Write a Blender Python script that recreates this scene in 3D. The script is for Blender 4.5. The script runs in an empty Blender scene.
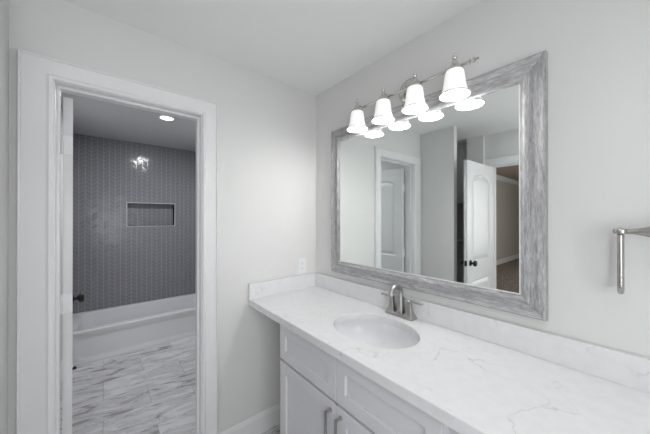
import bpy, bmesh, math
from mathutils import Vector, Matrix

scene = bpy.context.scene
COL = scene.collection
PI = math.pi

# ------------------------------------------------------------------ camera
cam_d = bpy.data.cameras.new('camera')
cam = bpy.data.objects.new('camera', cam_d)
COL.objects.link(cam)
cam.location = (-1.2967, -1.6657, 1.4615)
cam.rotation_euler = (math.radians(90.165), 0, math.radians(-39.804))
cam_d.sensor_width = 36.0
cam_d.lens = 263.851 / 650 * 36
cam_d.clip_start = 0.02
scene.camera = cam

# ------------------------------------------------------------------ world, exposure
world = bpy.data.worlds.new('world')
scene.world = world
world.use_nodes = True
world.node_tree.nodes['Background'].inputs[0].default_value = (0.6, 0.65, 0.7, 1)
world.node_tree.nodes['Background'].inputs[1].default_value = 0.05
scene.view_settings.view_transform = 'Standard'
scene.view_settings.look = 'None'
scene.view_settings.gamma = 1.0
scene.view_settings.use_curve_mapping = False
scene.view_settings.exposure = 0.92

# ------------------------------------------------------------------ area lights (room lighting)
def area(name, loc, size, power, rot=(0, 0, 0), color=(1, 1, 1), size_y=None):
    d = bpy.data.lights.new(name, 'AREA')
    d.energy = power
    d.color = color
    if size_y:
        d.shape = 'RECTANGLE'; d.size = size; d.size_y = size_y
    else:
        d.shape = 'DISK'; d.size = size
    o = bpy.data.objects.new(name, d)
    o.location = loc
    o.rotation_euler = rot
    COL.objects.link(o)
    return o

VANITY_GLOW = 0.24       # emission of the glass shades
BULB_W = 1.3            # each vanity bulb
area('added_fill_vanity_room', (-1.05, -1.95, 2.425), 0.45, 1.2, color=(0.98, 0.99, 1.0))  # soft fill added behind the camera, no fixture modelled
area('added_fill_hall', (-1.75, -1.5, 2.425), 0.40, 1.6, color=(0.98, 0.99, 1.0))  # extra fill added in the hall, out of view
area('added_fill_rear', (-1.40, -2.585, 1.35), 1.2, 9.5, rot=(math.radians(90), 0, 0), color=(0.97, 0.985, 1.0), size_y=1.0)  # added fill from the unseen rear wall, not a real window
area('downlight_bath', (-0.83, 1.345, 2.436), 0.05, 9.0, color=(0.97, 0.98, 1.0))
area('added_fill_bedroom', (-6.0, -2.9, 1.5), 2.2, 40.0, rot=(PI / 2, 0, 0), color=(1, 0.97, 0.94), size_y=1.6)  # fill added to brighten the bedroom, no window stands there

# ------------------------------------------------------------------ materials
def new_mat(name):
    m = bpy.data.materials.new(name)
    m.use_nodes = True
    nt = m.node_tree
    return m, nt, nt.nodes['Principled BSDF']

def N(nt, kind, **kw):
    n = nt.nodes.new(kind)
    for k, v in kw.items():
        setattr(n, k, v)
    return n

def L(nt, a, b):
    nt.links.new(a, b)

def math_n(nt, op, a, b=None, c=None):
    n = N(nt, 'ShaderNodeMath', operation=op)
    for i, v in enumerate((a, b, c)):
        if v is None:
            continue
        if isinstance(v, (int, float)):
            n.inputs[i].default_value = v
        else:
            L(nt, v, n.inputs[i])
    return n.outputs[0]

def ramp(nt, fac, stops, interp='LINEAR'):
    r = N(nt, 'ShaderNodeValToRGB')
    r.color_ramp.interpolation = interp
    e = r.color_ramp.elements
    while len(e) < len(stops):
        e.new(0.5)
    for el, (p, c) in zip(e, stops):
        el.position = p
        el.color = (c[0], c[1], c[2], 1) if hasattr(c, '__len__') else (c, c, c, 1)
    L(nt, fac, r.inputs[0])
    return r.outputs[0]

def bump(nt, bsdf, height, strength, dist=0.01):
    b = N(nt, 'ShaderNodeBump')
    b.inputs['Strength'].default_value = strength
    b.inputs['Distance'].default_value = dist
    L(nt, height, b.inputs['Height'])
    L(nt, b.outputs[0], bsdf.inputs['Normal'])

def paint(name, col, rough=0.6, texture=0.06, scale=180):
    m, nt, b = new_mat(name)
    tc = N(nt, 'ShaderNodeTexCoord')
    no = N(nt, 'ShaderNodeTexNoise')
    no.inputs['Scale'].default_value = scale
    no.inputs['Detail'].default_value = 2
    L(nt, tc.outputs['Object'], no.inputs['Vector'])
    lo = [c * 0.985 for c in col]
    L(nt, ramp(nt, no.outputs[0], [(0.3, lo), (0.7, col)]), b.inputs['Base Color'])
    b.inputs['Roughness'].default_value = rough
    if texture:
        bump(nt, b, no.outputs[0], texture, 0.004)
    return m

def metal(name, col, rough=0.28):
    m, nt, b = new_mat(name)
    tc = N(nt, 'ShaderNodeTexCoord')
    no = N(nt, 'ShaderNodeTexNoise')
    no.inputs['Scale'].default_value = 60
    L(nt, tc.outputs['Object'], no.inputs['Vector'])
    b.inputs['Base Color'].default_value = (*col, 1)
    b.inputs['Metallic'].default_value = 1
    L(nt, ramp(nt, no.outputs[0], [(0.3, rough * 0.85), (0.7, rough * 1.15)]), b.inputs['Roughness'])
    return m

M = {}
M['wall'] = paint('wall_paint', (0.712, 0.714, 0.706), 0.7)
M['ceiling'] = paint('ceiling_paint', (0.86, 0.865, 0.86), 0.8)
M['trim'] = paint('trim_paint', (0.79, 0.795, 0.80), 0.32, 0.0)
M['door'] = paint('door_paint', (0.70, 0.71, 0.715), 0.35, 0.0)
M['cabinet'] = paint('cabinet_paint', (0.665, 0.665, 0.695), 0.4, 0.0)
M['bath_ceiling'] = paint('bath_ceiling_shade_tone', (0.56, 0.56, 0.57), 0.8)  # darker grey stands in for shade above the downward downlight
M['bed_wall'] = paint('bedroom_wall_paint', (0.50, 0.47, 0.43), 0.8)
M['bed_ceiling'] = paint('bedroom_ceiling_bounce_tint', (0.42, 0.33, 0.28), 0.85)  # brown light bounced off the carpet, put into the ceiling colour
M['dark_gap'] = paint('shadow_gap_board', (0.30, 0.30, 0.31), 0.8, 0)
M['porcelain'] = paint('porcelain', (0.84, 0.85, 0.87), 0.08, 0.0)
M['acrylic'] = paint('tub_acrylic', (0.74, 0.74, 0.77), 0.16, 0.0)
M['plastic'] = paint('white_plastic', (0.80, 0.81, 0.82), 0.3, 0.0)
M['slot'] = paint('dark_slot', (0.10, 0.10, 0.10), 0.5, 0.0)
M['nickel'] = metal('brushed_nickel', (0.47, 0.455, 0.435), 0.25)
M['nickel_bright'] = metal('polished_nickel', (0.66, 0.64, 0.61), 0.2)
M['nickel_dark'] = metal('satin_nickel', (0.43, 0.42, 0.41), 0.36)
M['black'] = paint('matte_black_metal', (0.006, 0.006, 0.006), 0.5, 0.0)
M['chrome'] = metal('chrome', (0.75, 0.75, 0.76), 0.1)

def emission_mat(name, col, strength):
    m, nt, b = new_mat(name)
    b.inputs['Base Color'].default_value = (0.85, 0.85, 0.85, 1)
    b.inputs['Roughness'].default_value = 0.3
    b.inputs['Emission Color'].default_value = (*col, 1)
    b.inputs['Emission Strength'].default_value = strength
    return m
M['shade'] = emission_mat('lit_frosted_glass', (1.0, 0.975, 0.95), VANITY_GLOW)
M['bulb'] = emission_mat('lit_bulb', (1.0, 0.985, 0.96), 4.0)
M['lens'] = emission_mat('downlight_lens', (1, 1, 1), 4.0)
def glass_rim():
    m, nt, b = new_mat('frosted_glass_lip')
    b.inputs['Base Color'].default_value = (0.55, 0.555, 0.56, 1)
    b.inputs['Roughness'].default_value = 0.25
    b.inputs['Emission Color'].default_value = (1, 0.98, 0.96, 1)
    b.inputs['Emission Strength'].default_value = 0.0
    return m
M['shade_rim'] = glass_rim()

def quartz():
    m, nt, b = new_mat('white_quartz')
    tc = N(nt, 'ShaderNodeTexCoord')
    warp = N(nt, 'ShaderNodeTexNoise'); warp.inputs['Scale'].default_value = 5; warp.inputs['Detail'].default_value = 4
    L(nt, tc.outputs['Object'], warp.inputs['Vector'])
    mx = N(nt, 'ShaderNodeVectorMath', operation='MULTIPLY_ADD')
    L(nt, warp.outputs['Color'], mx.inputs[0]); mx.inputs[1].default_value = (0.35, 0.35, 0.35)
    L(nt, tc.outputs['Object'], mx.inputs[2])
    v = N(nt, 'ShaderNodeTexVoronoi', feature='DISTANCE_TO_EDGE'); v.inputs['Scale'].default_value = 3.6
    L(nt, mx.outputs[0], v.inputs['Vector'])
    vein = ramp(nt, v.outputs['Distance'], [(0.0, 1.0), (0.014, 0.0)])
    mask = N(nt, 'ShaderNodeTexNoise'); mask.inputs['Scale'].default_value = 7; mask.inputs['Detail'].default_value = 3
    L(nt, tc.outputs['Object'], mask.inputs['Vector'])
    mk = ramp(nt, mask.outputs[0], [(0.46, 0.0), (0.62, 1.0)])
    f = math_n(nt, 'MULTIPLY', math_n(nt, 'MULTIPLY', vein, mk), 0.42)
    cl = N(nt, 'ShaderNodeTexNoise'); cl.inputs['Scale'].default_value = 26; cl.inputs['Detail'].default_value = 5
    L(nt, tc.outputs['Object'], cl.inputs['Vector'])
    base = ramp(nt, cl.outputs[0], [(0.35, (0.72, 0.725, 0.735)), (0.6, (0.75, 0.755, 0.765))])
    mix = N(nt, 'ShaderNodeMix', data_type='RGBA')
    L(nt, f, mix.inputs[0]); L(nt, base, mix.inputs[6]); mix.inputs[7].default_value = (0.36, 0.35, 0.34, 1)
    L(nt, mix.outputs[2], b.inputs['Base Color'])
    b.inputs['Roughness'].default_value = 0.22
    return m
M['quartz'] = quartz()

def wood(name, axis):
    """weathered, whitewashed grey wood with the grain along one axis"""
    m, nt, b = new_mat(name)
    tc = N(nt, 'ShaderNodeTexCoord')
    mp = N(nt, 'ShaderNodeMapping')
    s = [170.0, 170.0, 170.0]; s[axis] = 22.0
    mp.inputs['Scale'].default_value = s
    L(nt, tc.outputs['Object'], mp.inputs['Vector'])
    n1 = N(nt, 'ShaderNodeTexNoise'); n1.inputs['Scale'].default_value = 1; n1.inputs['Detail'].default_value = 6; n1.inputs['Roughness'].default_value = 0.65
    n1.inputs['Distortion'].default_value = 0.6
    L(nt, mp.outputs[0], n1.inputs['Vector'])
    mp2 = N(nt, 'ShaderNodeMapping')
    s2 = [45.0, 45.0, 45.0]; s2[axis] = 2.5
    mp2.inputs['Scale'].default_value = s2
    L(nt, tc.outputs['Object'], mp2.inputs['Vector'])
    n2 = N(nt, 'ShaderNodeTexNoise'); n2.inputs['Scale'].default_value = 1; n2.inputs['Detail'].default_value = 3
    L(nt, mp2.outputs[0], n2.inputs['Vector'])
    a = math_n(nt, 'ADD', math_n(nt, 'MULTIPLY', n1.outputs[0], 0.65), math_n(nt, 'MULTIPLY', n2.outputs[0], 0.35))
    c = ramp(nt, a, [(0.34, (0.18, 0.178, 0.185)), (0.44, (0.295, 0.293, 0.30)), (0.54, (0.41, 0.408, 0.415)), (0.66, (0.60, 0.60, 0.61))])
    L(nt, c, b.inputs['Base Color'])
    b.inputs['Roughness'].default_value = 0.55
    bump(nt, b, a, 0.35, 0.004)
    return m
M['wood_y'] = wood('weathered_wood_lengthwise', 1)
M['wood_z'] = wood('weathered_wood_upright', 2)

def mirror_mat():
    m, nt, b = new_mat('silvered_glass')
    b.inputs['Base Color'].default_value = (0.89, 0.925, 0.91, 1)
    b.inputs['Metallic'].default_value = 1
    b.inputs['Roughness'].default_value = 0.0
    return m
M['mirror'] = mirror_mat()

def floor_marble(name):
    TW, TH = 0.588, 0.288
    m, nt, b = new_mat(name)
    tc = N(nt, 'ShaderNodeTexCoord')
    sp = N(nt, 'ShaderNodeSeparateXYZ'); L(nt, tc.outputs['Object'], sp.inputs[0])
    yy = math_n(nt, 'DIVIDE', math_n(nt, 'SUBTRACT', sp.outputs[1], 1.105), TH)
    row = math_n(nt, 'FLOOR', yy)
    odd = math_n(nt, 'FLOORED_MODULO', row, 2.0)
    xx = math_n(nt, 'SUBTRACT', math_n(nt, 'DIVIDE', math_n(nt, 'ADD', sp.outputs[0], 1.305), TW), math_n(nt, 'MULTIPLY', odd, 0.5))
    col = math_n(nt, 'FLOOR', xx)
    fx = math_n(nt, 'SUBTRACT', xx, col); fy = math_n(nt, 'SUBTRACT', yy, row)
    dx = math_n(nt, 'MULTIPLY', math_n(nt, 'MINIMUM', fx, math_n(nt, 'SUBTRACT', 1.0, fx)), TW)
    dy = math_n(nt, 'MULTIPLY', math_n(nt, 'MINIMUM', fy, math_n(nt, 'SUBTRACT', 1.0, fy)), TH)
    d = math_n(nt, 'MINIMUM', dx, dy)
    grout = ramp(nt, d, [(0.0012, 1.0), (0.003, 0.0)])
    idv = N(nt, 'ShaderNodeCombineXYZ'); L(nt, row, idv.inputs[0]); L(nt, col, idv.inputs[1])
    wn = N(nt, 'ShaderNodeTexWhiteNoise', noise_dimensions='3D'); L(nt, idv.outputs[0], wn.inputs['Vector'])
    off = N(nt, 'ShaderNodeVectorMath', operation='MULTIPLY_ADD')
    L(nt, wn.outputs['Color'], off.inputs[0]); off.inputs[1].default_value = (20, 20, 20); L(nt, tc.outputs['Object'], off.inputs[2])
    mp = N(nt, 'ShaderNodeMapping'); mp.inputs['Scale'].default_value = (3.2, 12, 1)
    rot = N(nt, 'ShaderNodeMapping'); rot.inputs['Rotation'].default_value = (0, 0, math.radians(13))
    L(nt, off.outputs[0], rot.inputs['Vector']); L(nt, rot.outputs[0], mp.inputs['Vector'])
    n1 = N(nt, 'ShaderNodeTexNoise'); n1.inputs['Scale'].default_value = 1.0; n1.inputs['Detail'].default_value = 7
    n1.inputs['Roughness'].default_value = 0.62; n1.inputs['Distortion'].default_value = 1.1
    L(nt, mp.outputs[0], n1.inputs['Vector'])
    shift = math_n(nt, 'MULTIPLY', math_n(nt, 'SUBTRACT', wn.outputs['Value'], 0.5), 0.16)
    v = math_n(nt, 'ADD', n1.outputs[0], shift)
    c = ramp(nt, v, [(0.33, (0.30, 0.29, 0.29)), (0.40, (0.50, 0.49, 0.495)), (0.45, (0.60, 0.60, 0.615)), (0.470, (0.42, 0.41, 0.41)), (0.49, (0.58, 0.58, 0.595)), (0.60, (0.66, 0.66, 0.68))])
    mix = N(nt, 'ShaderNodeMix', data_type='RGBA')
    L(nt, grout, mix.inputs[0]); L(nt, c, mix.inputs[6]); mix.inputs[7].default_value = (0.36, 0.36, 0.37, 1)
    L(nt, mix.outputs[2], b.inputs['Base Color'])
    b.inputs['Roughness'].default_value = 0.22
    return m
M['floor'] = floor_marble('marble_floor_tile')

def shower_tile():
    """upright columns of small slanted tiles with pale grout"""
    CW, CH = 0.056, 0.050
    m, nt, b = new_mat('grey_chevron_tile')
    tc = N(nt, 'ShaderNodeTexCoord')
    sp = N(nt, 'ShaderNodeSeparateXYZ'); L(nt, tc.outputs['Object'], sp.inputs[0])
    u = math_n(nt, 'DIVIDE', math_n(nt, 'ADD', sp.outputs[0], sp.outputs[1]), CW)
    ci = math_n(nt, 'FLOOR', u)
    fu = math_n(nt, 'SUBTRACT', u, ci)
    odd = math_n(nt, 'FLOORED_MODULO', ci, 2.0)
    sl = math_n(nt, 'ADD', math_n(nt, 'MULTIPLY', odd, math_n(nt, 'SUBTRACT', 1.0, fu)), math_n(nt, 'MULTIPLY', math_n(nt, 'SUBTRACT', 1.0, odd), fu))
    vv = math_n(nt, 'ADD', math_n(nt, 'DIVIDE', sp.outputs[2], CH), math_n(nt, 'MULTIPLY', sl, 0.85))
    ri = math_n(nt, 'FLOOR', vv)
    fv = math_n(nt, 'SUBTRACT', vv, ri)
    du = math_n(nt, 'MULTIPLY', math_n(nt, 'MINIMUM', fu, math_n(nt, 'SUBTRACT', 1.0, fu)), CW)
    dv = math_n(nt, 'MULTIPLY', math_n(nt, 'MINIMUM', fv, math_n(nt, 'SUBTRACT', 1.0, fv)), CH * 0.85)
    d = math_n(nt, 'MINIMUM', du, math_n(nt, 'MULTIPLY', dv, 1.5))
    g = ramp(nt, d, [(0.0020, 1.0), (0.0048, 0.0)])
    idv = N(nt, 'ShaderNodeCombineXYZ'); L(nt, ci, idv.inputs[0]); L(nt, ri, idv.inputs[1])
    wn = N(nt, 'ShaderNodeTexWhiteNoise', noise_dimensions='3D'); L(nt, idv.outputs[0], wn.inputs['Vector'])
    c = ramp(nt, wn.outputs['Value'], [(0.0, (0.215, 0.214, 0.236)), (1.0, (0.225, 0.224, 0.246))])
    mix = N(nt, 'ShaderNodeMix', data_type='RGBA')
    L(nt, g, mix.inputs[0]); L(nt, c, mix.inputs[6]); mix.inputs[7].default_value = (0.335, 0.335, 0.362, 1)
    L(nt, mix.outputs[2], b.inputs['Base Color'])
    b.inputs['Roughness'].default_value = 0.15
    b.inputs['Specular IOR Level'].default_value = 0.22
    # each tile is set at a slightly different tilt, so it glints on its own
    tilt = N(nt, 'ShaderNodeVectorMath', operation='MULTIPLY_ADD')
    sub = N(nt, 'ShaderNodeVectorMath', operation='SUBTRACT')
    L(nt, wn.outputs['Color'], sub.inputs[0]); sub.inputs[1].default_value = (0.5, 0.5, 0.5)
    geo = N(nt, 'ShaderNodeNewGeometry')
    L(nt, sub.outputs[0], tilt.inputs[0]); tilt.inputs[1].default_value = (0.043, 0.043, 0.043); L(nt, geo.outputs['Normal'], tilt.inputs[2])
    nrm = N(nt, 'ShaderNodeVectorMath', operation='NORMALIZE'); L(nt, tilt.outputs[0], nrm.inputs[0])
    bp = N(nt, 'ShaderNodeBump'); bp.inputs['Strength'].default_value = 0.05; bp.inputs['Distance'].default_value = 0.003
    hgt = ramp(nt, d, [(0.0015, 0.0), (0.006, 1.0)])
    L(nt, hgt, bp.inputs['Height']); L(nt, nrm.outputs[0], bp.inputs['Normal'])
    L(nt, bp.outputs[0], b.inputs['Normal'])
    return m
M['tile'] = shower_tile()

def carpet():
    m, nt, b = new_mat('brown_carpet')
    tc = N(nt, 'ShaderNodeTexCoord')
    no = N(nt, 'ShaderNodeTexNoise'); no.inputs['Scale'].default_value = 14; no.inputs['Detail'].default_value = 8; no.inputs['Roughness'].default_value = 0.8
    L(nt, tc.outputs['Object'], no.inputs['Vector'])
    L(nt, ramp(nt, no.outputs[0], [(0.36, (0.12, 0.10, 0.09)), (0.5, (0.24, 0.21, 0.19)), (0.64, (0.40, 0.36, 0.33))]), b.inputs['Base Color'])
    b.inputs['Roughness'].default_value = 0.95
    bump(nt, b, no.outputs[0], 0.6, 0.02)
    return m
M['carpet'] = carpet()

# ------------------------------------------------------------------ mesh helpers
def box(bm, lo, hi, bev=0.0, seg=2):
    r = bmesh.ops.create_cube(bm, size=1)
    vs = r['verts']
    c = [(a + b) / 2 for a, b in zip(lo, hi)]
    s = [abs(b - a) for a, b in zip(lo, hi)]
    for v in vs:
        v.co = Vector((c[0] + v.co.x * s[0], c[1] + v.co.y * s[1], c[2] + v.co.z * s[2]))
    if bev > 0:
        es = list({e for v in vs for e in v.link_edges})
        bmesh.ops.bevel(bm, geom=es, offset=bev, segments=seg, profile=0.5, affect='EDGES')

def loft(bm, loops, close=True, cap0=False, cap1=False):
    rings = [[bm.verts.new(p) for p in lp] for lp in loops]
    n = len(rings[0])
    for a, b in zip(rings, rings[1:]):
        for i in range(n if close else n - 1):
            j = (i + 1) % n
            bm.faces.new((a[i], a[j], b[j], b[i]))
    if cap0: bm.faces.new(list(reversed(rings[0])))
    if cap1: bm.faces.new(rings[-1])
    return rings

def lathe(bm, prof, origin, axis='Z', seg=40, cap0=True, cap1=True):
    """prof: (radius, height along axis)"""
    o = Vector(origin)
    def pt(r, h, a):
        if axis == 'Z': return o + Vector((r * math.cos(a), r * math.sin(a), h))
        if axis == 'X': return o + Vector((h, r * math.cos(a), r * math.sin(a)))
        return o + Vector((r * math.cos(a), h, r * math.sin(a)))
    loft(bm, [[pt(max(r, 1e-5), h, 2 * PI * i / seg) for i in range(seg)] for r, h in prof], True, cap0, cap1)

def tube(bm, pts, rad, seg=14, closed=False):
    pts = [Vector(p) for p in pts]
    n = len(pts)
    rads = rad if hasattr(rad, '__len__') else [rad] * n
    up = None
    loops = []
    for i, p in enumerate(pts):
        if closed:
            t = (pts[(i + 1) % n] - pts[i - 1]).normalized()
        else:
            t = (pts[min(i + 1, n - 1)] - pts[max(i - 1, 0)]).normalized()
        if up is None:
            up = Vector((0, 0, 1)) if abs(t.z) < 0.9 else Vector((1, 0, 0))
        up = (up - t * up.dot(t)).normalized()
        s = t.cross(up)
        loops.append([p + (up * math.cos(2 * PI * k / seg) + s * math.sin(2 * PI * k / seg)) * rads[i] for k in range(seg)])
    if closed:
        loops.append(loops[0])
        loft(bm, loops)
        bmesh.ops.remove_doubles(bm, verts=bm.verts, dist=1e-6)
    else:
        loft(bm, loops, True, True, True)

def poly_extrude(bm, outer, holes, mapf, d0, d1):
    """flat outline with holes, in (a, b), extruded from d0 to d1 through mapf(a, b, d)"""
    es = []
    for lp in [outer] + holes:
        vs = [bm.verts.new(mapf(a, b, d0)) for a, b in lp]
        es += [bm.edges.new((vs[i], vs[(i + 1) % len(vs)])) for i in range(len(vs))]
    g = bmesh.ops.triangle_fill(bm, edges=es, use_beauty=True)
    fs = [f for f in g['geom'] if isinstance(f, bmesh.types.BMFace)]
    r = bmesh.ops.extrude_face_region(bm, geom=fs)
    dv = Vector(mapf(0, 0, d1)) - Vector(mapf(0, 0, d0))
    for v in [x for x in r['geom'] if isinstance(x, bmesh.types.BMVert)]:
        v.co += dv

def finish(name, bm, mat, parent=None, smooth=None):
    bmesh.ops.recalc_face_normals(bm, faces=bm.faces)
    me = bpy.data.meshes.new(name)
    bm.to_mesh(me); bm.free()
    me.materials.append(M[mat] if isinstance(mat, str) else mat)
    if smooth is not None:
        me.polygons.foreach_set('use_smooth', [True] * len(me.polygons))
        me.set_sharp_from_angle(angle=math.radians(smooth))
    o = bpy.data.objects.new(name, me)
    COL.objects.link(o)
    if parent: 
        o.parent = parent
        w = parent_world(parent)
        o.matrix_parent_inverse = w.inverted()
    return o

def parent_world(o):
    w = o.matrix_basis.copy()
    while o.parent:
        w = o.parent.matrix_basis @ o.matrix_parent_inverse @ w if False else (o.parent.matrix_basis @ (o.matrix_parent_inverse @ w))
        o = o.parent
    return w

def BM(): return bmesh.new()

def thing(name, loc, label, cat, group=None):
    o = bpy.data.objects.new(name, None)
    o.location = loc
    o.empty_display_size = 0.05
    COL.objects.link(o)
    o['label'] = label; o['category'] = cat
    if group: o['group'] = group
    return o

def tag(o, label, cat, group=None):
    o['label'] = label; o['category'] = cat
    if group: o['group'] = group
    return o

def struct(name, bm, mat, label=None, smooth=None, cat=None):
    o = finish(name, bm, mat, None, smooth)
    o['kind'] = 'structure'
    if label: o['label'] = label
    if cat: o['category'] = cat
    return o

def casing(bm, a0, a1, zt, w0, w1, wt, prof, mapf, z0=0.0):
    """mitred door casing: prof = (share of the width, projection)"""
    loops = []
    for s, p in prof:
        loops.append([mapf(a0 - s * w0, z0, p), mapf(a0 - s * w0, zt + s * wt, p),
                      mapf(a1 + s * w1, zt + s * wt, p), mapf(a1 + s * w1, z0, p)])
    loops.append(loops[0])
    rings = loft(bm, loops, close=False)
    bm.faces.new([r[0] for r in rings[:-1]]); bm.faces.new([r[3] for r in rings[:-1]])
    bmesh.ops.remove_doubles(bm, verts=bm.verts, dist=1e-6)

CASING = [(0.0, 0.0), (0.0, 0.012), (0.06, 0.017), (0.13, 0.019), (0.19, 0.013), (0.24, 0.011), (0.90, 0.015),
          (0.92, 0.021), (0.97, 0.022), (1.0, 0.018), (1.0, 0.0)]

def baseboard(bm, a0, a1, mapf, h=0.136):
    prof = [(0, 0), (0, 0.014), (h * 0.80, 0.014), (h * 0.88, 0.010), (h * 0.95, 0.008), (h, 0.004), (h, 0)]
    loft(bm, [[mapf(a, z, p) for z, p in prof] for a in (a0, a1)], True, True, True)

# ------------------------------------------------------------------ the setting
H = 2.44          # vanity room ceiling
HB = 2.452        # bathroom ceiling
XL = -1.602       # left wall
OL, OR, OT = -1.468, -0.861, 2.066   # bathroom doorway
YB = 2.60         # tiled back wall
YT = 1.88         # tub front
XR = -0.08        # bathroom right wall
XD = -2.22        # bedroom door wall
XC = -2.18
BW = 1.2          # bedroom wall

bm = BM(); box(bm, (-2.28, -2.6, -0.1), (0.0, 0.06, 0.0)); struct('floor', bm, 'floor', 'grey and white marble tile floor of the vanity room')
bm = BM(); box(bm, (XL, 0.06, -0.1), (XR, YB, 0.0)); struct('floor_bath', bm, 'floor', 'marble plank tile floor seen through the doorway')
bm = BM(); box(bm, (-2.52, -2.6, H), (0.0, 0.0, H + 0.1)); struct('ceiling', bm, 'ceiling', 'white ceiling of the vanity room')
bm = BM(); box(bm, (XL, 0.12, HB), (XR, YB, HB + 0.1)); struct('ceiling_bath', bm, 'bath_ceiling', 'ceiling over the bathtub, its shade put into the grey')

# end wall with the doorway
bm = BM()
J = 0.018
poly_extrude(bm, [(-2.52, 0), (OL - J, 0), (OL - J, OT + J), (OR + J, OT + J), (OR + J, 0), (0.0, 0), (0.0, HB + 0.1), (-2.52, HB + 0.1)], [],
             lambda a, b, d: (a, d, b), 0.0, 0.12)
struct('wall_end', bm, 'wall', 'pale grey wall with the bathroom doorway')
bm = BM(); box(bm, (0.0, -2.6, 0), (0.12, 0.12, H + 0.1)); struct('wall_mirror', bm, 'wall', 'pale grey wall behind the mirror')
bm = BM(); box(bm, (-1.67, -0.39, 0), (XL, 0.0, H), 0.0); struct('wall_left', bm, 'wall', 'short wall stub at the left of the bathroom doorway')
bm = BM(); box(bm, (-2.34, -2.72, 0), (0.12, -2.6, H + 0.1)); struct('wall_behind', bm, 'wall', 'wall opposite the bathroom doorway')
# closet recess and bedroom door wall
bm = BM(); box(bm, (-2.52, -0.286, 0), (-2.42, 0.0, H)); struct('wall_closet_side', bm, 'wall', 'inner side wall of the open closet in the mirror')
bm = BM(); box(bm, (-2.52, -0.473, 0), (XC, -0.286, H)); struct('wall_closet_return', bm, 'wall', 'narrow wall between closet and bedroom door in the mirror')
D0, D1, DT = -1.25, -0.555, 2.062
bm = BM()
poly_extrude(bm, [(-2.6, 0), (D0 - J, 0), (D0 - J, DT + J), (D1 + J, DT + J), (D1 + J, 0), (-0.473, 0), (-0.473, H), (-2.6, H)], [],
             lambda a, b, d: (d, a, b), XD, -2.34)
struct('wall_hall', bm, 'wall', 'wall around the bedroom doorway in the mirror')
# bathroom
NX0, NX1, NZ0, NZ1 = -1.077, -0.538, 1.352, 1.653
bm = BM()
poly_extrude(bm, [(XL - 0.1, 0), (XR + 0.1, 0), (XR + 0.1, HB + 0.1), (XL - 0.1, HB + 0.1)],
             [[(NX0, NZ0), (NX1, NZ0), (NX1, NZ1), (NX0, NZ1)]], lambda a, b, d: (a, d, b), YB, YB + 0.12)
wb = struct('wall_bath_back', bm, 'tile', 'dark grey patterned tile wall above the bathtub')
bm = BM()
d = 0.10
vs = [bm.verts.new(p) for p in [(NX0, YB, NZ0), (NX1, YB, NZ0), (NX1, YB, NZ1), (NX0, YB, NZ1),
                                 (NX0, YB + d, NZ0), (NX1, YB + d, NZ0), (NX1, YB + d, NZ1), (NX0, YB + d, NZ1)]]
for f in [(4, 5, 6, 7), (0, 1, 5, 4), (1, 2, 6, 5), (2, 3, 7, 6), (3, 0, 4, 7)]:
    bm.faces.new([vs[i] for i in f])
finish('niche', bm, 'tile', wb)
bm = BM()
e = 0.010
for lo, hi in [((NX0 - e, YB - 0.006, NZ0 - e), (NX1 + e, YB + 0.01, NZ0)), ((NX0 - e, YB - 0.006, NZ1), (NX1 + e, YB + 0.01, NZ1 + e)),
               ((NX0 - e, YB - 0.006, NZ0), (NX0, YB + 0.01, NZ1)), ((NX1, YB - 0.006, NZ0), (NX1 + e, YB + 0.01, NZ1))]:
    box(bm, lo, hi)
m_, nt_, b_ = new_mat('niche_edge_metal'); b_.inputs['Base Color'].default_value = (0.5, 0.5, 0.53, 1); b_.inputs['Roughness'].default_value = 0.4
finish('niche_edging', bm, m_, wb)
bm = BM(); box(bm, (XL - 0.1, 0.12, 0), (XL, YT, HB + 0.1)); struct('wall_bath_left', bm, 'wall', 'bathroom wall behind the open door')
bm = BM(); box(bm, (XL - 0.1, YT, 0), (XL, YB, HB + 0.1)); struct('wall_tub_left', bm, 'tile', 'tiled wall at the left end of the bathtub')
bm = BM(); box(bm, (XR, 0.12, 0), (XR + 0.1, YT, HB + 0.1)); struct('wall_bath_right', bm, 'wall', 'bathroom wall on the right')
bm = BM(); box(bm, (XR, YT, 0), (XR + 0.1, YB, HB + 0.1)); struct('wall_tub_right', bm, 'tile', 'tiled wall at the right end of the bathtub')
# bedroom beyond the hall door
bm = BM(); box(bm, (-12.0, -3.0, -0.1), (-2.28, BW, 0.0)); struct('floor_bedroom', bm, 'carpet', 'brown flecked carpet of the bedroom in the mirror')
bm = BM(); box(bm, (-12.0, -3.0, 2.75), (-2.34, BW, 2.85)); struct('ceiling_bedroom', bm, 'bed_ceiling', 'bedroom ceiling in the mirror, coloured brown for carpet bounce')
bm = BM(); box(bm, (-12.0, BW, -0.1), (-2.34, BW + 0.1, 2.85)); struct('wall_bedroom', bm, 'bed_wall', 'beige bedroom wall in the mirror')
bm = BM(); box(bm, (-12.1, -3.0, -0.1), (-12.0, BW + 0.1, 2.85)); struct('wall_bedroom_far', bm, 'bed_wall', 'far wall of the bedroom')
bm = BM(); box(bm, (-12.0, -3.1, -0.1), (-2.34, -3.0, 2.85)); struct('wall_bedroom_front', bm, 'bed_wall', 'near wall of the bedroom')
bm = BM()
baseboard(bm, -12.0, -2.53, lambda a, z, p: (a, BW - p, z), 0.15)
struct('baseboard_bedroom', bm, 'trim', 'white baseboard along the carpet in the mirror')
bm = BM()
pr = [(2.75, 0), (2.75, 0.10), (2.735, 0.10), (2.69, 0.055), (2.655, 0.02), (2.63, 0.02), (2.63, 0)]
loft(bm, [[(a, BW - p, z) for z, p in pr] for a in (-12.0, -2.53)], True, True, True)
struct('trim_1', bm, 'trim', 'white crown moulding of the bedroom in the mirror')

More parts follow.
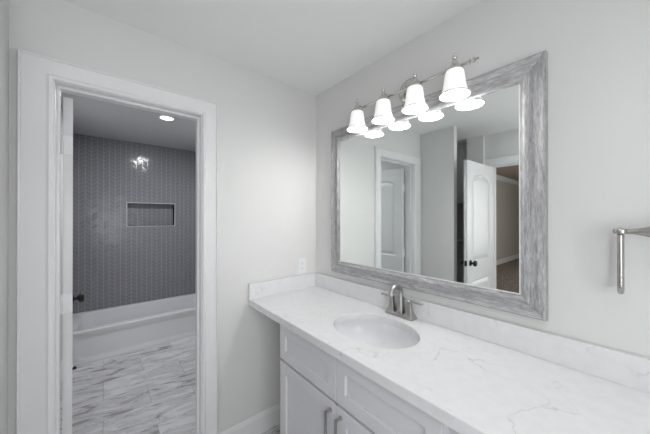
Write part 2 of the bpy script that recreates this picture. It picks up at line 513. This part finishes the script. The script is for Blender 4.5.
# made-up window frame on the unseen rear wall, dressing the added fill light
bm = BM()
WX0, WX1, WZ0, WZ1 = -2.00, -0.80, 0.85, 1.85
for lo, hi in [((WX0 - 0.08, -2.6, WZ0 - 0.08), (WX1 + 0.08, -2.575, WZ0)), ((WX0 - 0.08, -2.6, WZ1), (WX1 + 0.08, -2.575, WZ1 + 0.08)),
               ((WX0 - 0.08, -2.6, WZ0), (WX0, -2.575, WZ1)), ((WX1, -2.6, WZ0), (WX1 + 0.08, -2.575, WZ1))]:
    box(bm, lo, hi)
struct('fill_light_frame', bm, 'trim', 'added white window frame around the fill light opposite the bathroom doorway')

# door jambs and casings
def jamb(bm, a0, a1, zt, mapf, dep0, dep1, stop_at):
    poly = [(a0 - J, 0), (a0, 0), (a0, zt), (a1, zt), (a1, 0), (a1 + J, 0), (a1 + J, zt + J), (a0 - J, zt + J)]
    poly_extrude(bm, poly, [], mapf, dep0, dep1)
    s = 0.011
    poly = [(a0, 0), (a0 + s, 0), (a0 + s, zt - s), (a1 - s, zt - s), (a1 - s, 0), (a1, 0), (a1, zt), (a0, zt)]
    poly_extrude(bm, poly, [], mapf, stop_at[0], stop_at[1])
bm = BM(); jamb(bm, OL, OR, OT, lambda a, b, d: (a, d, b), -0.001, 0.121, (0.04, 0.078))
struct('trim_2', bm, 'trim', 'white door jamb lining the bathroom doorway')
bm = BM(); casing(bm, OL - 0.004, OR + 0.004, OT + 0.003, 0.105, 0.086, 0.090, CASING, lambda a, z, p: (a, -p, z))
struct('trim_3', bm, 'trim', 'white moulded casing around the bathroom doorway', smooth=25)
bm = BM(); casing(bm, OL - 0.005, OR + 0.005, OT + 0.005, 0.085, 0.085, 0.085, CASING, lambda a, z, p: (a, 0.12 + p, z))
struct('trim_4', bm, 'trim', 'casing on the bathroom side of the doorway', smooth=25)
bm = BM(); jamb(bm, D0, D1, DT, lambda a, b, d: (d, a, b), XD + 0.001, -2.341, (-2.26, -2.30))
struct('trim_5', bm, 'trim', 'white jamb of the bedroom doorway in the mirror')
bm = BM(); casing(bm, D0 - 0.005, D1 + 0.005, DT + 0.005, 0.085, 0.085, 0.085, CASING, lambda a, z, p: (XD + p, a, z))
struct('trim_6', bm, 'trim', 'white casing over the bedroom doorway in the mirror', smooth=25)

# baseboards
bm = BM(); baseboard(bm, OR + 0.092, 0.0, lambda a, z, p: (a, -p, z)); struct('baseboard_end', bm, 'trim', 'white baseboard under the counter overhang')
bm = BM(); baseboard(bm, -2.6, -1.33, lambda a, z, p: (-p, a, z)); struct('baseboard_mirror', bm, 'trim', 'white baseboard below the right end of the counter')
bm = BM(); baseboard(bm, -0.39, -0.022, lambda a, z, p: (XL + p, a, z)); struct('baseboard_left', bm, 'trim', 'white baseboard on the short left wall')
bm = BM(); baseboard(bm, 0.75, YT, lambda a, z, p: (XL + p, a, z)); struct('baseboard_bath', bm, 'trim', 'white baseboard behind the bathroom door')

# ------------------------------------------------------------------ doors
def door_height(a, z, W, Ht):
    """relief of a two panel moulded door with an arched upper panel"""
    sx = 0.105
    x0, x1 = sx, W - sx
    def sd(z0, z1, arch):
        cx = (x0 + x1) / 2; hw = (x1 - x0) / 2
        dx = hw - abs(a - cx)
        top = z1
        if arch:
            t = max(0.0, 1 - (abs(a - cx) / (hw * 0.98)) ** 2)
            top = z1 - 0.055 + 0.055 * (t ** 0.75)
        return min(dx, z - z0, top - z)
    d = max(sd(0.20, 0.80, False), sd(0.99, Ht - 0.13, True))
    if d <= 0: return 0.0
    if d < 0.008: return -0.013 * d / 0.008
    if d < 0.022: return -0.013
    if d < 0.045: return -0.013 + 0.010 * (d - 0.022) / 0.023
    return -0.003

def door_leaf(bm, W, Ht, T, z0=0.012):
    nx, nz = 56, 150
    loops = []
    for side in (0, 1):
        g = []
        for j in range(nz + 1):
            z = Ht * j / nz
            r = []
            for i in range(nx + 1):
                a = W * i / nx
                h = door_height(a, z, W, Ht)
                y = (T / 2 + h) if side else (-T / 2 - h)
                r.append(bm.verts.new((a, y, z0 + z)))
            g.append(r)
        for j in range(nz):
            for i in range(nx):
                bm.faces.new((g[j][i], g[j][i + 1], g[j + 1][i + 1], g[j + 1][i]))
        loops.append(g)
    A, B = loops
    def ring(g):
        return [g[0][i] for i in range(nx + 1)] + [g[j][nx] for j in range(1, nz + 1)] + [g[nz][i] for i in range(nx - 1, -1, -1)] + [g[j][0] for j in range(nz - 1, 0, -1)]
    ra, rb = ring(A), ring(B)
    n = len(ra)
    for i in range(n):
        j = (i + 1) % n
        bm.faces.new((ra[i], ra[j], rb[j], rb[i]))

def knob_bm(side, x, z, T):
    bm = BM()
    s = side
    prof = [(0.0, 0), (0.031, 0), (0.031, 0.004), (0.027, 0.008), (0.012, 0.011), (0.010, 0.024), (0.016, 0.030), (0.027, 0.035), (0.031, 0.046), (0.027, 0.056), (0.010, 0.060), (0, 0.060)]
    lathe(bm, [(r, s * (T / 2 + h)) for r, h in prof], (x, 0, z), 'Y', 28, False, False)
    return bm

def make_door(name, W, Ht, loc, rot, label, knob_z, hinge_zs, hinge_side):
    T = 0.035
    bm = BM(); door_leaf(bm, W, Ht, T)
    o = struct(name, bm, 'door', label, smooth=20, cat='door')
    for s in (1, -1):
        finish('knob', knob_bm(s, W - 0.065, knob_z, T), 'black', o, 40)
    bm = BM(); box(bm, (W - 0.0005, -0.0125, knob_z - 0.028), (W + 0.001, 0.0125, knob_z + 0.028)); box(bm, (W, -0.007, knob_z - 0.009), (W + 0.008, 0.007, knob_z + 0.009), 0.002)
    finish('latch_plate', bm, 'black', o)
    for z in hinge_zs:
        bm = BM()
        box(bm, (-0.0025, -T / 2, z - 0.045), (0.0005, T / 2 - 0.002, z + 0.045))
        for k in (-0.03, 0, 0.03):
            lathe(bm, [(0, 0), (0.0035, 0), (0.003, 0.0012), (0, 0.0012)], (-0.0025, 0.004 if k else -0.006, z + k), 'X', 10, False, False)
        ys = hinge_side
        tube(bm, [(-0.004, ys * (T / 2 + 0.004), z - 0.047), (-0.004, ys * (T / 2 + 0.004), z + 0.047)], 0.006, 12)
        y0 = ys * (T / 2); y1 = ys * (T / 2 + 0.018)
        box(bm, (-0.0035, min(y0, y1), z - 0.045), (-0.0005, max(y0, y1), z + 0.045))
        h = finish('hinge', bm, 'plastic', o)
    o.location = loc
    o.rotation_euler = (0, 0, rot)
    return o

# bathroom door: leaf runs from its hinges at y = .125 into the bathroom, a little past square
a1 = math.radians(90 + 4.3)
make_door('door_1', 0.60, 2.035, (-1.4365, 0.124, 0), a1, 'white two panel door standing open into the tiled bathroom', 0.945, (1.815, 1.045, 0.30), 1)
make_door('door_2', 0.67, 2.035, (-2.222, -0.545, 0), math.radians(1.5), 'white two panel door open beside the closet, in the mirror', 1.0, (1.80, 1.03, 0.30), -1)

# ------------------------------------------------------------------ bathtub
def rrect(x0, x1, y0, y1, r, z, n=8):
    pts = []
    for cx, cy, a0 in ((x1 - r, y1 - r, 0), (x0 + r, y1 - r, PI / 2), (x0 + r, y0 + r, PI), (x1 - r, y0 + r, 1.5 * PI)):
        for i in range(n + 1):
            a = a0 + PI / 2 * i / n
            pts.append((cx + r * math.cos(a), cy + r * math.sin(a), z))
    return pts
X0, X1, Y0, Y1, ZR = XL + 0.004, XR - 0.004, YT, YB - 0.004, 0.338
tub = thing('bathtub', ((X0 + X1) / 2, (Y0 + Y1) / 2, 0), 'white alcove bathtub below the grey tiled wall', 'bathtub')
bm = BM()
loft(bm, [rrect(X0, X1, Y0 + 0.02, Y1, 0.004, 0.0), rrect(X0, X1, Y0 + 0.02, Y1, 0.004, ZR - 0.03), rrect(X0, X1, Y0, Y1, 0.006, ZR - 0.024),
          rrect(X0, X1, Y0, Y1, 0.008, ZR - 0.008), rrect(X0 + 0.004, X1 - 0.004, Y0 + 0.006, Y1 - 0.002, 0.012, ZR),
          rrect(X0 + 0.07, X1 - 0.07, Y0 + 0.075, Y1 - 0.05, 0.12, ZR), rrect(X0 + 0.085, X1 - 0.085, Y0 + 0.088, Y1 - 0.062, 0.13, ZR - 0.012),
          rrect(X0 + 0.11, X1 - 0.13, Y0 + 0.105, Y1 - 0.08, 0.14, 0.14), rrect(X0 + 0.15, X1 - 0.20, Y0 + 0.14, Y1 - 0.11, 0.12, 0.075),
          rrect(X0 + 0.24, X1 - 0.30, Y0 + 0.2, Y1 - 0.17, 0.1, 0.06)], True, True, True)
finish('tub_shell', bm, 'acrylic', tub, 35)
bm = BM()                     # apron with a shallow rounded recess
nx, nz = 120, 40
g = []
za = ZR - 0.026
for j in range(nz + 1):
    z = za * j / nz
    r = []
    for i in range(nx + 1):
        x = X0 + (X1 - X0) * i / nx
        rr = 0.09
        qx = abs(x - (X0 + X1) / 2) - ((X1 - X0) / 2 - 0.075 - rr); qz = abs(z - (0.032 + za - 0.03) / 2) - ((za - 0.03 - 0.032) / 2 - rr)
        sd = math.hypot(max(qx, 0), max(qz, 0)) + min(max(qx, qz), 0) - rr
        t = max(0, min(1, -sd / 0.03)); t = t * t * (3 - 2 * t)
        lip = 0.004 if z > 0.024 else 0.0
        r.append(bm.verts.new((x, Y0 + 0.008 + 0.005 * t + lip, z)))
    g.append(r)
for j in range(nz):
    for i in range(nx):
        bm.faces.new((g[j][i], g[j][i + 1], g[j + 1][i + 1], g[j + 1][i]))
ext = bmesh.ops.extrude_face_region(bm, geom=list(bm.faces))
for v in [q for q in ext['geom'] if isinstance(q, bmesh.types.BMVert)]:
    v.co.y = Y0 + 0.0215
finish('apron', bm, 'acrylic', tub, 30)
bm = BM(); lathe(bm, [(0, 0), (0.032, 0), (0.030, 0.003), (0.02, 0.004), (0, 0.002)], (X1 - 0.40, (Y0 + Y1) / 2, 0.0602), 'Z', 24, False, False)
finish('drain', bm, 'chrome', tub, 40)

# black stop on the bathroom floor
bm = BM()
lathe(bm, [(0, 0), (0.016, 0), (0.016, 0.006), (0.013, 0.016), (0.007, 0.022), (0, 0.023)], (-1.522, 1.85, 0.0), 'Z', 20, False, False)
tag(finish('door_stop', bm, 'black', None, 40), 'tiny black stop on the bathroom floor at the tub', 'door stop')

# bathroom downlight
dl = thing('downlight', (-0.83, 1.345, HB), 'round lit recessed downlight in the bathroom ceiling', 'ceiling light')
bm = BM(); lathe(bm, [(0.054, 0.0), (0.074, 0.0), (0.072, -0.006), (0.058, -0.008), (0.054, -0.004), (0.054, 0.0)], (-0.83, 1.345, HB), 'Z', 40, False, False)
finish('trim_ring', bm, 'plastic', dl, 40)
bm = BM(); lathe(bm, [(0, -0.001), (0.0535, -0.001), (0.0535, -0.004), (0, -0.005)], (-0.83, 1.345, HB), 'Z', 40, False, False)
finish('lens', bm, 'lens', dl, 40)

# ------------------------------------------------------------------ closet shelves (in the mirror)
for z, lab in ((1.655, 'upper white closet shelf seen in the mirror beside the open door'), (1.20, 'lower white closet shelf in the mirror near the black knob')):
    bm = BM(); box(bm, (-2.42, -0.28, z - 0.02), (-1.66, 0.0, z), 0.002)
    tag(finish('closet_shelf', bm, 'wall'), lab, 'shelf', 'closet shelves')

# ------------------------------------------------------------------ vanity
ZC, ZU = 0.925, 0.886
CX = -0.569
CEND = -2.45
cab = thing('vanity_cabinet', (-0.27, -0.84, 0), 'white shaker vanity cabinet under the quartz countertop', 'cabinet')
CY0, CY1, FX = -1.306, -0.372, -0.527
bm = BM()
for lo, hi in [((FX, CY1 - 0.018, 0.09), (0.0 - 0.004, CY1, ZU)), ((FX, CY0, 0.09), (-0.004, CY0 + 0.018, ZU)),
               ((FX, CY0 + 0.018, 0.09), (-0.004, CY1 - 0.018, 0.108)), ((-0.02, CY0 + 0.018, 0.108), (-0.004, CY1 - 0.018, ZU)),
               ((FX, CY0 + 0.018, ZU - 0.03), (FX + 0.02, CY1 - 0.018, ZU)), ((FX, CY0 + 0.018, 0.65), (FX + 0.02, CY1 - 0.018, 0.69)),
               ((FX, -0.85, 0.108), (FX + 0.02, -0.82, 0.65)), ((FX, -0.85, 0.69), (FX + 0.02, -0.82, ZU - 0.03)),
               ((FX + 0.07, CY0 + 0.002, 0.0), (FX + 0.088, CY1 - 0.002, 0.09))]:
    box(bm, lo, hi)
finish('carcass', bm, 'cabinet', cab)

def shaker(bm, y0, y1, z0, z1, x_back, th=0.019, rail=0.058):
    xf = x_back - th
    def rect(i, x): return [(x, y0 + i, z0 + i), (x, y1 - i, z0 + i), (x, y1 - i, z1 - i), (x, y0 + i, z1 - i)]
    loft(bm, [rect(0, x_back), rect(0, xf + 0.0015), rect(0.0015, xf), rect(rail, xf), rect(rail + 0.0022, xf + 0.0022), rect(rail + 0.003, xf + 0.010)], True, True, True)

GAPY = -0.836
for y0, y1 in ((GAPY + 0.0015, CY1 - 0.002), (CY0 + 0.012, GAPY - 0.0015)):
    bm = BM(); shaker(bm, y0, y1, 0.682, ZU - 0.012, FX, rail=0.052)
    finish('drawer', bm, 'cabinet', cab)
for y0, y1, hy in ((GAPY + 0.0015, CY1 - 0.002, GAPY + 0.032), (CY0 + 0.012, GAPY - 0.0015, GAPY - 0.032)):
    bm = BM(); shaker(bm, y0, y1, 0.112, 0.668, FX)
    dr = finish('door', bm, 'cabinet', cab)
    bm = BM()
    xh = FX - 0.019
    zt, zb = 0.640, 0.510
    for z in (zt - 0.006, zb + 0.006):
        lathe(bm, [(0, 0), (0.0085, 0), (0.0085, -0.003), (0.0055, -0.005), (0.0055, -0.028)], (xh, hy, z), 'X', 16, False, False)
    box(bm, (xh - 0.035, hy - 0.006, zb), (xh - 0.026, hy + 0.006, zt), 0.0025)
    h = finish('handle', bm, 'nickel_dark', dr, 40)
    h['label'] = 'satin nickel bar pull'

# countertop with the sink cut-out
SX, SY, SA, SB = -0.290, -0.830, 0.222, 0.172     # a along y, b along x
def ell(k, z, n=64, dx=0.0):
    return [(SX + dx + SB * k * math.cos(2 * PI * i / n), SY + SA * k * math.sin(2 * PI * i / n), z) for i in range(n)]
ct = thing('countertop', (CX / 2, -1.2, ZU), 'white quartz countertop with faint grey veins', 'countertop')
bm = BM()
ch = 0.003
outer = [(CX, CEND), (-0.002, CEND), (-0.002, -0.002), (CX, -0.002)]
poly_extrude(bm, outer, [[(p[0], p[1]) for p in ell(1.0, 0)]], lambda a, b, d: (a, b, d), ZC, ZU)
edges = [e for e in bm.edges if abs(e.verts[0].co.z - ZC) < 1e-5 and abs(e.verts[1].co.z - ZC) < 1e-5 and len(e.link_faces) == 2
         and abs(e.link_faces[0].normal.dot(e.link_faces[1].normal)) < 0.5]
bmesh.ops.recalc_face_normals(bm, faces=bm.faces)
edges = [e for e in bm.edges if all(abs(v.co.z - ZC) < 1e-5 for v in e.verts) and e.calc_face_angle(0) > 1.0]
bmesh.ops.bevel(bm, geom=edges, offset=ch, segments=2, profile=0.5, affect='EDGES')
finish('slab', bm, 'quartz', ct)
ZS = 1.027
bm = BM(); box(bm, (-0.022, CEND, ZC), (-0.002, -0.022, ZS), 0.0015)
tag(finish('backsplash', bm, 'quartz'), 'long quartz backsplash strip along the wall under the mirror', 'backsplash', 'backsplash strips')
bm = BM(); box(bm, (CX, -0.022, ZC), (-0.002, -0.002, ZS), 0.0015)
tag(finish('backsplash', bm, 'quartz'), 'short quartz side splash against the doorway wall below the outlet', 'backsplash', 'backsplash strips')

# sink
sk = thing('sink', (SX, SY, ZU - 0.15), 'oval white undermount sink set into the countertop', 'sink')
bm = BM()
zt = ZU - 0.0005
inner = [(1.05, zt), (1.045, zt - 0.012), (1.02, zt - 0.04), (0.95, zt - 0.075), (0.82, zt - 0.105), (0.62, zt - 0.125), (0.35, zt - 0.136), (0.13, zt - 0.140)]
outerp = [(0.13, zt - 0.150), (0.38, zt - 0.147), (0.66, zt - 0.137), (0.88, zt - 0.115), (1.02, zt - 0.08), (1.09, zt - 0.04), (1.12, zt - 0.012), (1.20, zt - 0.010), (1.20, zt)]
lp = [ell(k, z) for k, z in inner + outerp]
loft(bm, lp + [lp[0]])
bmesh.ops.remove_doubles(bm, verts=bm.verts, dist=1e-6)
finish('bowl', bm, 'porcelain', sk, 40)
bm = BM(); lathe(bm, [(0, 0), (0.012, 0.0), (0.014, 0.004), (0.026, 0.004), (0.028, 0.0005), (0.022, -0.004), (0, -0.006)], (SX, SY, zt - 0.1385), 'Z', 28, False, False)
finish('drain', bm, 'nickel', sk, 40)

# faucet
FXC, FYC = -0.050, -0.818
fa = thing('faucet', (FXC, FYC, ZC), 'brushed nickel two handle faucet behind the oval sink', 'faucet')
def sq(cx, cy, hx, hy, z, r):
    return rrect(cx - hx, cx + hx, cy - hy, cy + hy, r, z, 4)
bm = BM()
z = ZC
loft(bm, [sq(FXC, FYC, 0.030, 0.086, z, 0.010), sq(FXC, FYC, 0.030, 0.086, z + 0.007, 0.010), sq(FXC, FYC, 0.026, 0.081, z + 0.014, 0.008), sq(FXC, FYC, 0.022, 0.076, z + 0.018, 0.006)], True, True, True)
finish('base_plate', bm, 'nickel_dark', fa, 30)
bm = BM()
pts = [(FXC, FYC, z + 0.015), (FXC, FYC, z + 0.05), (FXC, FYC, z + 0.09), (FXC, FYC, z + 0.118)]
RAD = 0.045
for i in range(1, 17):
    a = PI * i / 16 * 0.86
    pts.append((FXC - RAD + RAD * math.cos(a), FYC, z + 0.120 + RAD * math.sin(a)))
last = pts[-1]
pts.append((last[0] - 0.004, FYC, last[2] - 0.012))
rads = [0.0195, 0.0170, 0.0145, 0.0132] + [0.0125] * 16 + [0.0130]
tube(bm, pts, rads, 20)
loft(bm, [sq(FXC, FYC, 0.021, 0.021, z + 0.016, 0.006), sq(FXC, FYC, 0.017, 0.017, z + 0.028, 0.006), sq(FXC, FYC, 0.014, 0.014, z + 0.045, 0.008)], True, True, True)
finish('spout', bm, 'nickel_dark', fa, 35)
for s in (1, -1):
    cy = FYC + s * 0.056
    bm = BM()
    loft(bm, [sq(FXC, cy, 0.024, 0.025, z + 0.016, 0.005), sq(FXC, cy, 0.018, 0.019, z + 0.027, 0.005), sq(FXC, cy, 0.0125, 0.0135, z + 0.046, 0.004),
              sq(FXC, cy, 0.0100, 0.0110, z + 0.072, 0.004), sq(FXC, cy, 0.0105, 0.0115, z + 0.077, 0.004), sq(FXC, cy, 0.009, 0.009, z + 0.083, 0.004)], True, True, True)
    hd = finish('handle', bm, 'nickel_dark', fa, 30)
    bm = BM()
    st = [(0.0, 0.0125, 0.088), (0.012, 0.0115, 0.090), (0.026, 0.0085, 0.0915), (0.042, 0.0075, 0.0925), (0.058, 0.009, 0.093), (0.076, 0.0105, 0.093), (0.084, 0.006, 0.093)]
    loops = []
    for t, w, h in st:
        y = cy + s * (t - 0.010)
        loops.append([(FXC + w * math.cos(q), y, z + h + (0.0075 if t < 0.02 else 0.006) * math.sin(q)) for q in [2 * PI * k / 14 for k in range(14)]])
    loft(bm, loops, True, True, True)
    lathe(bm, [(0.009, 0.080), (0.0105, 0.084), (0.0105, 0.095), (0.007, 0.098), (0, 0.099)], (FXC, cy, z), 'Z', 18, True, False)
    finish('lever', bm, 'nickel_dark', hd, 40)
bm = BM()
xb = FXC + 0.0235
lathe(bm, [(0.0032, 0.012), (0.0032, 0.082), (0.0075, 0.086), (0.008, 0.096), (0.004, 0.100), (0, 0.1)], (xb, FYC - 0.004, z), 'Z', 14, True, False)
finish('lift_rod', bm, 'nickel_dark', fa, 40)

# ------------------------------------------------------------------ mirror
MY0, MY1, MZ0, MZ1 = -1.438, -0.218, 1.073, 2.090
IY0, IY1, IZ0, IZ1 = -1.356, -0.305, 1.156, 1.997
mr = thing('wall_mirror', (0, (MY0 + MY1) / 2, MZ0), 'large rectangular mirror in a weathered grey wood frame', 'mirror')
mr.name = 'framed_mirror'
fp = [(0.0, 0.001), (0.0, 0.026), (0.03, 0.034), (0.10, 0.037), (0.16, 0.034), (0.50, 0.0305), (0.62, 0.0300), (0.68, 0.035), (0.76, 0.0365), (0.84, 0.034), (0.90, 0.029), (1.0, 0.0285), (1.0, 0.012), (1.0, 0.001)]
def corner(s, p, k):
    y0 = MY0 + (IY0 - MY0) * s; y1 = MY1 + (IY1 - MY1) * s
    z0 = MZ0 + (IZ0 - MZ0) * s; z1 = MZ1 + (IZ1 - MZ1) * s
    return [(-p, y1, z0), (-p, y1, z1), (-p, y0, z1), (-p, y0, z0)][k]
def rail(k0, k1, n=50):
    bm = BM()
    loops = []
    for i in range(n + 1):
        t = i / n
        lp = []
        for s, p in fp:
            a = Vector(corner(s, p, k0)); b = Vector(corner(s, p, k1))
            q = a.lerp(b, t)
            if 0 < t < 1 and 0.02 < s < 0.95 and p > 0.02:           # hand-worn edge
                q.x += 0.0012 * math.sin(37.1 * t + 19 * s) * math.sin(91.7 * t + 31 * s)
            lp.append(q)
        loops.append(lp)
    loft(bm, loops, True, True, True)
    return bm
for k0, k1, mt in ((0, 1, 'wood_z'), (1, 2, 'wood_y'), (2, 3, 'wood_z'), (3, 0, 'wood_y')):
    finish('frame_rail', rail(k0, k1), mt, mr, 35)
bm = BM(); box(bm, (-0.0257, IY0 - 0.004, IZ0 - 0.004), (-0.020, IY1 + 0.004, IZ1 + 0.004))
finish('glass', bm, 'mirror', mr)
bm = BM()  # pale strips imitate light reflected by the mirror's bevelled edge
w = 0.003
for lo, hi in [((-0.0290, IY0 - 0.001, IZ0 - 0.001), (-0.0258, IY1 + 0.001, IZ0 + w)), ((-0.0290, IY0 - 0.001, IZ0 + w), (-0.0258, IY0 + w, IZ1 - w))]:
    box(bm, lo, hi)
m2, nt2, b2 = new_mat('bevel_reflection_tone'); b2.inputs['Base Color'].default_value = (0.7, 0.71, 0.71, 1); b2.inputs['Roughness'].default_value = 0.4
finish('bevel_reflection', bm, m2, mr)

# ------------------------------------------------------------------ vanity light
LX = -0.105
LYS = (-0.546, -0.743, -0.939, -1.135)
vl = thing('vanity_light', (0, -0.845, 2.165), 'brushed nickel bar light with four lit bell shades above the mirror', 'wall light')
bm = BM()
lathe(bm, [(0, 0), (0.066, 0), (0.066, -0.006), (0.058, -0.014), (0.040, -0.020), (0.022, -0.026), (0.012, -0.030), (0.010, -0.060), (0, -0.060)], (-0.0005, -0.845, 2.165), 'X', 44, False, False)
finish('back_plate', bm, 'nickel_bright', vl, 35)
BX, BZ = -0.064, 2.150
bm = BM()
tube(bm, [(BX, -0.49, BZ), (BX, -1.178, BZ)], 0.0075, 18)
for s, y in ((1, -0.49), (-1, -1.178)):
    lathe(bm, [(0.0075, 0), (0.012, 0.002 * s), (0.012, 0.006 * s), (0.006, 0.010 * s), (0.006, 0.014 * s), (0.011, 0.019 * s), (0.011, 0.024 * s), (0.005, 0.029 * s), (0.004, 0.036 * s), (0.006, 0.039 * s), (0, 0.044 * s)], (BX, y, BZ), 'Y', 18, True, False)
finish('bar', bm, 'nickel_bright', vl, 40)
for y in LYS:
    bm = BM()
    lathe(bm, [(0.0365, 2.112), (0.0365, 2.117), (0.030, 2.124), (0.022, 2.133), (0.015, 2.141), (0.011, 2.150), (0.012, 2.154), (0.0075, 2.158), (0.0065, 2.164), (0.010, 2.168), (0.0105, 2.172), (0.006, 2.177), (0.0045, 2.181), (0.0065, 2.185), (0.005, 2.190), (0, 2.194)], (LX, y, 0), 'Z', 28, True, False)
    pts = [(BX, y, BZ), (BX - 0.012, y, BZ + 0.006), (BX - 0.026, y, BZ + 0.004), (LX, y, BZ - 0.004)]
    tube(bm, pts, [0.007, 0.006, 0.006, 0.006], 12)
    fit = finish('fitter', bm, 'nickel_bright', vl, 40)
    bm = BM()
    po = [(0.028, 2.120), (0.034, 2.115), (0.0385, 2.104), (0.0412, 2.086), (0.0440, 2.062), (0.0475, 2.040), (0.0525, 2.024), (0.0585, 2.013), (0.0630, 2.0075)]
    pi = [(r - 0.003, h - 0.001) for r, h in reversed(po)]
    lathe(bm, po + pi + [po[0]], (LX, y, 0), 'Z', 44, False, False)
    bmesh.ops.remove_doubles(bm, verts=bm.verts, dist=1e-6)
    sh = finish('shade', bm, 'shade', vl, 50)
    bm = BM()
    n = 44
    tube(bm, [(LX + 0.0630 * math.cos(2 * PI * i / n), y + 0.0630 * math.sin(2 * PI * i / n), 2.006) for i in range(n)], 0.0028, 10, True)
    finish('shade_lip', bm, 'shade_rim', sh, 60)
    bm = BM()
    lathe(bm, [(0, 2.028), (0.010, 2.030), (0.017, 2.036), (0.021, 2.046), (0.020, 2.057), (0.014, 2.070), (0.012, 2.085), (0.012, 2.112)], (LX, y, 0), 'Z', 24, False, True)
    finish('bulb', bm, 'bulb', vl, 60)
    ld = bpy.data.lights.new('vanity_bulb_light', 'POINT')
    ld.energy = BULB_W; ld.color = (1, 0.985, 0.965); ld.shadow_soft_size = 0.03
    lo = bpy.data.objects.new('vanity_bulb_light', ld)
    lo.location = (LX, y, 2.016)
    COL.objects.link(lo)

# ------------------------------------------------------------------ outlet and towel holder
ol = thing('wall_outlet', (-0.140, 0, 1.095), 'white double power outlet on the wall above the side splash', 'outlet')
bm = BM(); box(bm, (-0.177, -0.006, 1.034), (-0.103, -0.0005, 1.156), 0.002); finish('cover_plate', bm, 'plastic', ol)
for zc in (1.075, 1.115):
    bm = BM(); loft(bm, [[(-0.140 + x * k, -y, zc + q * k) for x, q in [(0.017 * math.cos(2 * PI * i / 24), max(-0.0135, min(0.0135, 0.017 * math.sin(2 * PI * i / 24)))) for i in range(24)]] for k, y in ((1, 0.0055), (1, 0.0075), (0.94, 0.0082))], True, True, True)
    sc = finish('socket', bm, 'plastic', ol)
    bm = BM()
    for dx, hh in ((-0.006, 0.0045), (0.006, 0.0038)):
        box(bm, (-0.140 + dx - 0.001, -0.0088, zc + 0.002 - hh), (-0.140 + dx + 0.001, -0.0080, zc + 0.002 + hh))
    box(bm, (-0.142, -0.0088, zc - 0.010), (-0.138, -0.0080, zc - 0.006))
    finish('slots', bm, 'slot', sc)

TY, TZ, TX = -1.6235, 1.420, -0.082
tr = thing('towel_ring', (0, -1.80, TZ), 'brushed nickel towel ring on the wall right of the mirror', 'towel ring')
bm = BM()
lathe(bm, [(0, 0), (0.029, 0), (0.029, -0.006), (0.024, -0.010), (0.017, -0.014), (0.016, -0.04), (0.019, -0.055), (0.021, TX + 0.012), (0.015, TX - 0.008), (0, TX - 0.012)], (-0.0005, -1.80, TZ), 'X', 30, False, False)
finish('wall_mount', bm, 'nickel', tr, 40)
bm = BM()
tube(bm, [(TX, -1.80, TZ), (TX, -1.74, TZ), (TX, -1.71, TZ), (TX, -1.695, TZ), (TX, -1.682, TZ), (TX, -1.670, TZ), (TX, -1.658, TZ), (TX, -1.648, TZ), (TX, TY - 0.012, TZ)],
     [0.020, 0.0205, 0.0205, 0.0195, 0.0165, 0.0125, 0.0095, 0.008, 0.0075], 20)
n = 28
lathe(bm, [(0.0105, -0.007), (0.0150, -0.0075), (0.0165, -0.003), (0.0165, 0.003), (0.0150, 0.0075), (0.0105, 0.007), (0.0105, -0.007)], (TX, TY, TZ), 'Z', 30, False, False)
finish('arm', bm, 'nickel', tr, 40)
bm = BM()
pts = []
xa, xb_, za_, zb_ = TX, TX + 0.052, TZ + 0.004, TZ - 0.190
rc = 0.022
for cx, cz, a0 in ((xb_ - rc, za_ - rc, 0), (xa + rc, za_ - rc, PI / 2), (xa + rc, zb_ + rc, PI), (xb_ - rc, zb_ + rc, 1.5 * PI)):
    for i in range(9):
        a = a0 + PI / 2 * i / 8
        pts.append((cx + rc * math.cos(a), TY, cz + rc * math.sin(a)))
tube(bm, pts, 0.0072, 16, True)
finish('ring', bm, 'nickel', tr, 50)
